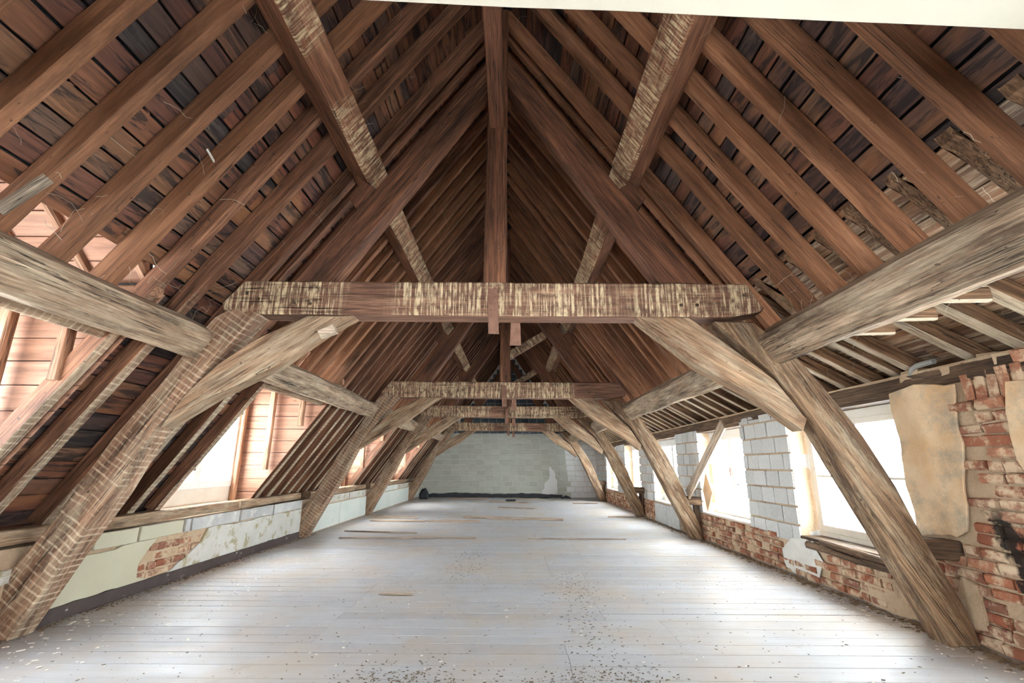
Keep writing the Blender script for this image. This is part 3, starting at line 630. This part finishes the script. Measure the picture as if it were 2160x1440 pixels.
# ------------------------------------------------------------------ dormers on the left slope
XF = -3.95; ZE = 2.40
DL = ['pink boarded dormer in the left slope before the front truss', 'pink boarded dormer between the front truss and the second truss, with white window', 'boarded dormer between the second and third truss', 'boarded dormer between the third truss and the last truss']
def xroof(z, n=.0): return CX - (AZ - z) / SL - n / sn
def dormer(i, y0, y1):
    D = thing('dormer', (XF, (y0 + y1) / 2, .64), DL[i], 'dormer', 'dormers in the left slope')
    for (yy, sgn) in ((y1, -1), (y0, 1)):
        z = .64
        while z < ZE - .03:
            h = min(rng.uniform(.165, .185), ZE - z); g = rng.uniform(.003, .008)
            prism('wall_board', [(XF, z + g), (xroof(z + g), z + g), (xroof(z + h), z + h), (XF, z + h)], (0, yy + (.008 if sgn < 0 else -.008), 0), (1, 0, 0), (0, 0, 1), -.02 if sgn < 0 else .02, 'cheek', D, cham=.002, sub=0)
            z += h
        prism('cladding', [(XF - .02, .6), (xroof(.6, .1), .6), (xroof(ZE + .06, .1), ZE + .06), (XF - .02, ZE + .06)], (0, yy - sgn * .04, 0), (1, 0, 0), (0, 0, 1), -.02 if sgn < 0 else .02, 'slate', D, cham=.002, sub=0)
        for x in (-3.90, -3.50, -3.07):
            zb = max(.64, AZ + SL * (x - CX) + .12); 
            if zb < ZE - .2: timber('stud', (x, yy + sgn * .045, zb), (x, yy + sgn * .045, ZE - .06), .075, .075, (0, sgn, 0), 'dormer_wood', D, jit=.003)
        timber('rail', (XF, yy + sgn * .05, ZE - .06), (xroof(ZE) , yy + sgn * .05, ZE - .06), .08, .08, (0, 0, 1), 'dormer_wood', D, jit=.003)
    ym = (y0 + y1) / 2; hw = ym - y0; rise = hw * .85; ZR = ZE + rise
    for sgn in (-1, 1):
        ye = ym + sgn * (hw + .03); n = 7
        for k in range(n):
            t0, t1 = k / n, (k + 1) / n
            pa = Vector((0, ye + (ym - ye) * t0, ZE + .08 + rise * t0)); pb = Vector((0, ye + (ym - ye) * t1, ZE + .08 + rise * t1))
            dv = (pb - pa); L = dv.length; dv.normalize(); zc = pa.z + .05
            prism('roof_board', [(XF - .15, .004), (CX - (AZ - pa.z) / SL - .205, .004), (CX - (AZ - pb.z) / SL - .205, L - .003), (XF - .15, L - .003)], pa, (1, 0, 0), dv, .02 * sgn, 'cheek', D, cham=.002, sub=0)
        dv = Vector((0, ym - ye, rise)); L = dv.length; dv.normalize(); nz = Vector((0, sgn * dv.z, abs(dv.y)))
        prism('covering', [(XF - .2, -.05), (CX - (AZ - ZE - .08) / SL - .22, -.05), (CX - (AZ - ZR - .11) / SL - .22, L + .03), (XF - .2, L + .03)], Vector((0, ye, ZE + .08)) + nz * .03, (1, 0, 0), dv, .02 * sgn, 'slate', D, cham=.002, sub=0)
        for x in (-3.85, -3.45, -3.05, -2.65):
            p = Vector((x, ye, ZE - .0)); q = Vector((x, ym, ZR + .0)); timber('rafter', p, q, .06, .07, (0, 0, 1), 'dormer_wood', D, jit=.003)
    timber('header', (CX - (AZ - 2.08) / SL - .06, y0, 2.06), (CX - (AZ - 2.08) / SL - .06, y1, 2.06), .09, .13, nrm(-1), 'rafter_lime', D)
    # window front
    box('apron_panel', (XF - .02, y0, .625), (XF + .01, y1, .90), 'frame_old', D)
    for a, b in ((y0, y0 + .10), (y1 - .10, y1)): box('corner_post', (XF - .04, a, .90), (XF + .03, b, ZE), 'dormer_wood' if i == 0 else 'frame_old', D)
    box('head_panel', (XF - .02, y0 + .1, 2.2), (XF + .01, y1 - .1, ZE), 'frame_old', D)
    prism('gable_panel', [(y0 - .03, ZE), (y1 + .03, ZE), (ym, ZR + .08)], (XF, 0, 0), (0, 1, 0), (0, 0, 1), .02, 'cheek', D, cham=.002, sub=0)
    a, b, m = y0 + .10, y1 - .10, ym
    for p, q in ((a, m), (m, b)):
        sh = box('casement', (XF - .02, p, .90), (XF + .025, p + .06, 2.2), 'frame_white', D)
        for lo, hi, nm, mt in (((XF-.02, q-.06, .90), (XF+.025, q, 2.2), 'stile', 'frame_white'), ((XF-.02, p+.06, .90), (XF+.025, q-.06, .98), 'rail', 'frame_white'), ((XF-.02, p+.06, 2.13), (XF+.025, q-.06, 2.2), 'rail', 'frame_white'), ((XF-.005, p+.06, .98), (XF, q-.06, 2.13), 'pane', 'glass')):
            lo = Vector(lo); hi = Vector(hi); d = (hi - lo) / 2; o = bpy.data.objects.new(nm, chbox(d.x, d.y, d.z, .002)); COL.objects.link(o); o.data.materials.append(M[mt]); o.parent = sh
            Wm = Matrix.Translation(Vector(D['_p'])) @ sh.matrix_basis; o.matrix_basis = Wm.inverted() @ Matrix.Translation((lo + hi) / 2)
for i, d in enumerate(DOR): dormer(i, *d)

# ------------------------------------------------------------------ cream beam overhead
bm = prism('ceiling_beam', [(-2.40, .955), (2.10, 1.155), (2.10, .78), (-2.40, .58)], (0, 0, 2.45), (1, 0, 0), (0, 1, 0), .30, 'lintel', None, cham=.006, sub=.3, jit=.004)
tag(bm, 'cream painted beam crossing overhead at the top edge', 'beam', None, 'structure'); bm['_p'] = [0, 0, 2.45]
bm['_p'] = list(bm.matrix_basis.translation)
yb = lambda x: .955 + (x + 2.4) * .2 / 4.5
for x0, x1, hh in ((-1.45, -1.26, .062), (-1.13, -.97, .06), (1.09, 1.26, .03)):
    yy = yb((x0 + x1) / 2) - .02
    prism('broken_plaster', [(x0, .02), (x1, .02), (x1 - .04, -hh * .7), ((x0 + x1) / 2, -hh), (x0 + .03, -hh * .8)], (0, yy, 2.45), (1, 0, 0), (0, 0, 1), .05, 'broken_plaster', bm, cham=.003, jit=.012, sub=.04)
nb_ = 46
for k in range(nb_):
    x = -2.2 + 4.2 * k / nb_ + rng.uniform(-.03, .03); L = rng.uniform(.03, .1); h = rng.uniform(.004, .012)
    link('plaster_crumb', chbox(L / 2, .01, h, .003, .003), 'broken_plaster', bm, Matrix.Translation((x, yb(x) - .004, 2.452)) @ Matrix.Rotation(.044, 4, 'Z'))

# ------------------------------------------------------------------ loose planks and other things on the floor
PL = [((-1.13, 11.8), (1.15, 11.35), .22, .035, 'long pale plank lying in mid floor, the longest loose one'), ((-3.1, 11.05), (-1.9, 10.95), .2, .02, 'loose board flat on the floor beside the third truss left foot'), ((-1.85, 11.0), (-.72, 10.98), .18, .025, 'loose board lying just left of the longest plank'),
      ((-3.3, 11.75), (-2.2, 11.6), .16, .03, 'short plank by the low wall, behind the other loose boards'), ((-.4, 14.6), (.65, 14.2), .2, .02, 'pale board lying alone beyond the longest plank'), ((-.75, 16.8), (.5, 16.3), .2, .03, 'board near the end wall with a black object on it'),
      ((1.95, 16.25), (2.75, 16.2), .14, .03, 'thin board by the last truss right foot'), ((2.3, 12.1), (2.9, 12.1), .12, .025, 'short board by the third truss right foot'), ((.1, 18.2), (1.5, 18.0), .18, .03, 'board lying in front of the black membrane, right of centre'), ((-2.3, 18.3), (-.9, 18.4), .15, .03, 'orange-brown plank lying against the black membrane'),
      ((-2.9, 8.50), (-.62, 8.54), .03, .02, 'thin raised wooden strip across the floor, left of centre'), ((.25, 8.55), (1.9, 8.52), .03, .014, 'thin raised wooden strip across the floor, right of centre'), ((-3.1, 9.35), (-1.72, 9.12), .04, .02, 'warped batten on the floor before the loose boards'), ((-1.26, 4.98), (-.95, 4.97), .03, .012, 'small splintered stick on the front floor')]
for (x0, y0), (x1, y1), w, h, lab in PL:
    o = timber('loose_plank', (x0, y0, .003), (x1, y1, .003), w, h, (0, 0, 1), 'loose', None, jit=.001, cham=.002); tag(o, lab, 'plank', 'loose planks on the floor')
prism_o = prism('black_rag', [(-.12, -.08), (.15, -.06), (.2, .05), (.02, .09), (-.14, .06)], (-.1, 16.55, .035), (1, 0, 0), (0, 1, 0), .07, 'membrane', None, cham=.02, jit=.03, sub=.05); tag(prism_o, 'crumpled black object on a board near the end wall', 'rag')
for x, y, lab in ((1.25, 18.75, 'small black heap left of the other on the floor by the end wall'), (2.0, 18.78, 'small black heap right of the other on the floor by the end wall')):
    o = prism('membrane_scrap', [(-.22, 0), (.22, 0), (.12, .07), (0, .1), (-.12, .06)], (x, y, .003), (1, 0, 0), (0, 0, 1), .15, 'membrane', None, cham=.02, jit=.02, sub=.06); tag(o, lab, 'membrane', 'black scraps by the end wall')
o = prism('dark_sack', [(-.16, 0), (.14, 0), (.12, .2), (.02, .38), (-.1, .34), (-.17, .15)], (-3.2, 18.2, .003), (1, 0, 0), (0, 0, 1), .25, 'membrane', None, cham=.05, jit=.03, sub=.08); tag(o, 'dark sack standing in the far corner behind the last truss left leg', 'sack')
o = prism('black_bag', [(9.95, 0), (10.9, 0), (10.8, .05), (10.3, .09), (10.0, .05)], (XR + .16, 0, .455), (0, 1, 0), (0, 0, 1), .14, 'membrane', None, cham=.02, jit=.02, sub=.08); tag(o, 'black plastic bag lying on the sill of the third window', 'bag')
# leaning plank and plywood at the second truss
o = timber('leaning_plank', (3.02, 8.62, .715), (3.06, 7.02, 1.80), .16, .03, (1, 0, .1), 'loose', None, jit=.002, cham=.002); tag(o, 'pale plank leaning up from the second truss foot to the eaves', 'plank')
o = prism('plywood_board', [(8.42, .456), (8.15, .78), (8.36, 1.10), (8.54, .8)], (3.27, 0, 0), (0, 1, 0), (0, 0, 1), .014, 'ply', None, cham=.002, sub=0); tag(o, 'plywood offcut standing on its corner beneath the leaning plank', 'plywood')
# pipe elbow on the wall head
def tube(pts, r, seg=8):
    v = []; f = []; n = len(pts)
    for i, p in enumerate(pts):
        t = (pts[min(i+1, n-1)] - pts[max(i-1, 0)]).normalized(); a = t.orthogonal().normalized(); b = t.cross(a)
        if i: 
            a = (pa - t * pa.dot(t)).normalized(); b = t.cross(a)
        pa = a
        for k in range(seg): an = 2 * math.pi * k / seg; v.append(p + (a * math.cos(an) + b * math.sin(an)) * r)
    for i in range(n - 1):
        for k in range(seg): f.append((i*seg+k, i*seg+(k+1) % seg, (i+1)*seg+(k+1) % seg, (i+1)*seg+k))
    f.append(tuple(range(seg))[::-1]); f.append(tuple(range((n-1)*seg, n*seg))); return v, f
pp = [Vector((3.27, 3.84, 1.86)), Vector((3.27, 3.84, 1.95)), Vector((3.27, 3.82, 1.98)), Vector((3.27, 3.77, 1.995)), Vector((3.28, 3.62, 2.0))]
o = link('pipe_elbow', mesh('pipe', *tube(pp, .022, 10)), 'pipe'); tag(o, 'grey bent pipe end poking out at the wall head', 'pipe')
# broken timber sill below the first window
for k, (a, b, z, x) in enumerate(((4.25, 5.6, .33, 3.22), (4.4, 5.3, .39, 3.20))):
    o = timber('rotten_sill', (x, a, z), (x + .02, b, z + .02), .07, .05, (0, 0, 1), 'dark_timber', None, jit=.012); tag(o, ['lower rotten timber under the old window by the front truss', 'upper rotten timber under the old window by the front truss'][k], 'timber', 'rotten sill timbers')

# ------------------------------------------------------------------ debris and webs (uncountable)
def scatter(name, n, gen, mat, label, cat):
    ms = [chbox(.5, .35, .2, .1, .12) for _ in range(5)]; ps = []
    for _ in range(n):
        x, y, s = gen(); ps.append((rng.choice(ms), Matrix.Translation((x, y, s * .12)) @ Matrix.Rotation(rng.uniform(0, 6.3), 4, 'Z') @ Matrix.Diagonal((s * rng.uniform(.6, 1.8), s, s * .5, 1))))
    return tag(joined(name, ps, mat), label, cat)
def g_dark():
    r = rng.random()
    if r < .28: return rng.gauss(-.62, .22), rng.gauss(3.0, .18), rng.uniform(.003, .013)
    if r < .46: return rng.gauss(.52, .28), rng.gauss(3.1, .12), rng.uniform(.003, .013)
    if r < .60: return rng.gauss(.6, .12), rng.uniform(3.1, 6.), rng.uniform(.004, .013)
    if r < .68: return rng.gauss(-.6, .15), rng.uniform(5.5, 7.5), rng.uniform(.004, .013)
    return rng.uniform(-3.3, 3.1), 2.7 + abs(rng.gauss(0, 2.4)), rng.uniform(.004, .012)
scatter('floor_debris', 2600, g_dark, 'dropping', 'dark droppings and crumbs scattered over the floorboards', 'debris')
def g_chip():
    r = rng.random()
    if r < .45: return -3.45 + abs(rng.gauss(0, .45)), rng.uniform(2.9, 7.), rng.uniform(.006, .024)
    if r < .75: return 3.15 - abs(rng.gauss(0, .22)), rng.uniform(2.9, 7.), rng.uniform(.005, .022)
    return rng.uniform(-3.3, 3.1), 2.7 + abs(rng.gauss(0, 2.)), rng.uniform(.005, .018)
scatter('plaster_chips', 620, g_chip, 'chip', 'white plaster chips scattered along the walls and floor', 'debris')
def g_dust():
    if rng.random() < .7: return 3.21 - abs(rng.gauss(0, .06)), rng.uniform(2.7, 12), rng.uniform(.006, .03)
    return XL + .02 + abs(rng.gauss(0, .05)), rng.uniform(2.8, 9), rng.uniform(.004, .02)
scatter('wall_dust', 2600, g_dust, 'dust', 'brown dirt and rubble crumbs heaped along the wall feet', 'debris')
tv, tf = [], []
def thread(p, L, r, sag):
    d = Vector((rng.gauss(0, 1), rng.gauss(0, 1), rng.gauss(0, .7))).normalized(); q = [p.copy()]
    for k in range(4): d = (d + Vector((rng.gauss(0, .3), rng.gauss(0, .35), rng.gauss(0, .35) - sag))).normalized(); q.append(q[-1] + d * L / 4)
    v, f = tube(q, r, 3); b = len(tv); tv.extend(v); tf.extend(tuple(i + b for i in t) for t in f)
for _ in range(520):
    side = rng.choice((-1, 1)); y = rng.uniform(1.2, 6.5); s = rng.choice((rng.uniform(.3, 4.), 2.1 + rng.gauss(0, .1), 4.1 + rng.gauss(0, .15)))
    if side == 1 and rng.random() < .35: p = Vector((bx, y, bz)) + cd * rng.uniform(.2, 1.5) - cn * rng.uniform(0, .1)
    else: p = slope(side, s, rng.uniform(0, .1), y)
    if p.z > 2 and abs(p.x) < 3.2: thread(p, rng.uniform(.05, .28), rng.uniform(.0005, .0013), .25)
o = link('cobwebs', mesh('cobwebs', tv, tf), 'straw'); tag(o, 'dusty cobwebs and straw hanging between the rafters', 'cobweb', None, 'stuff')
v, f = tube([Vector((-2.12, 2.75, 3.38)), Vector((-2.08, 2.77, 3.26)), Vector((-2.02, 2.8, 3.16))], .008, 6)
o = link('straw_stalk', mesh('straw', v, f), 'chip'); tag(o, 'pale straw stalk dangling from a left rafter', 'straw')
for o in bpy.data.objects:
    if '_p' in o: del o['_p']
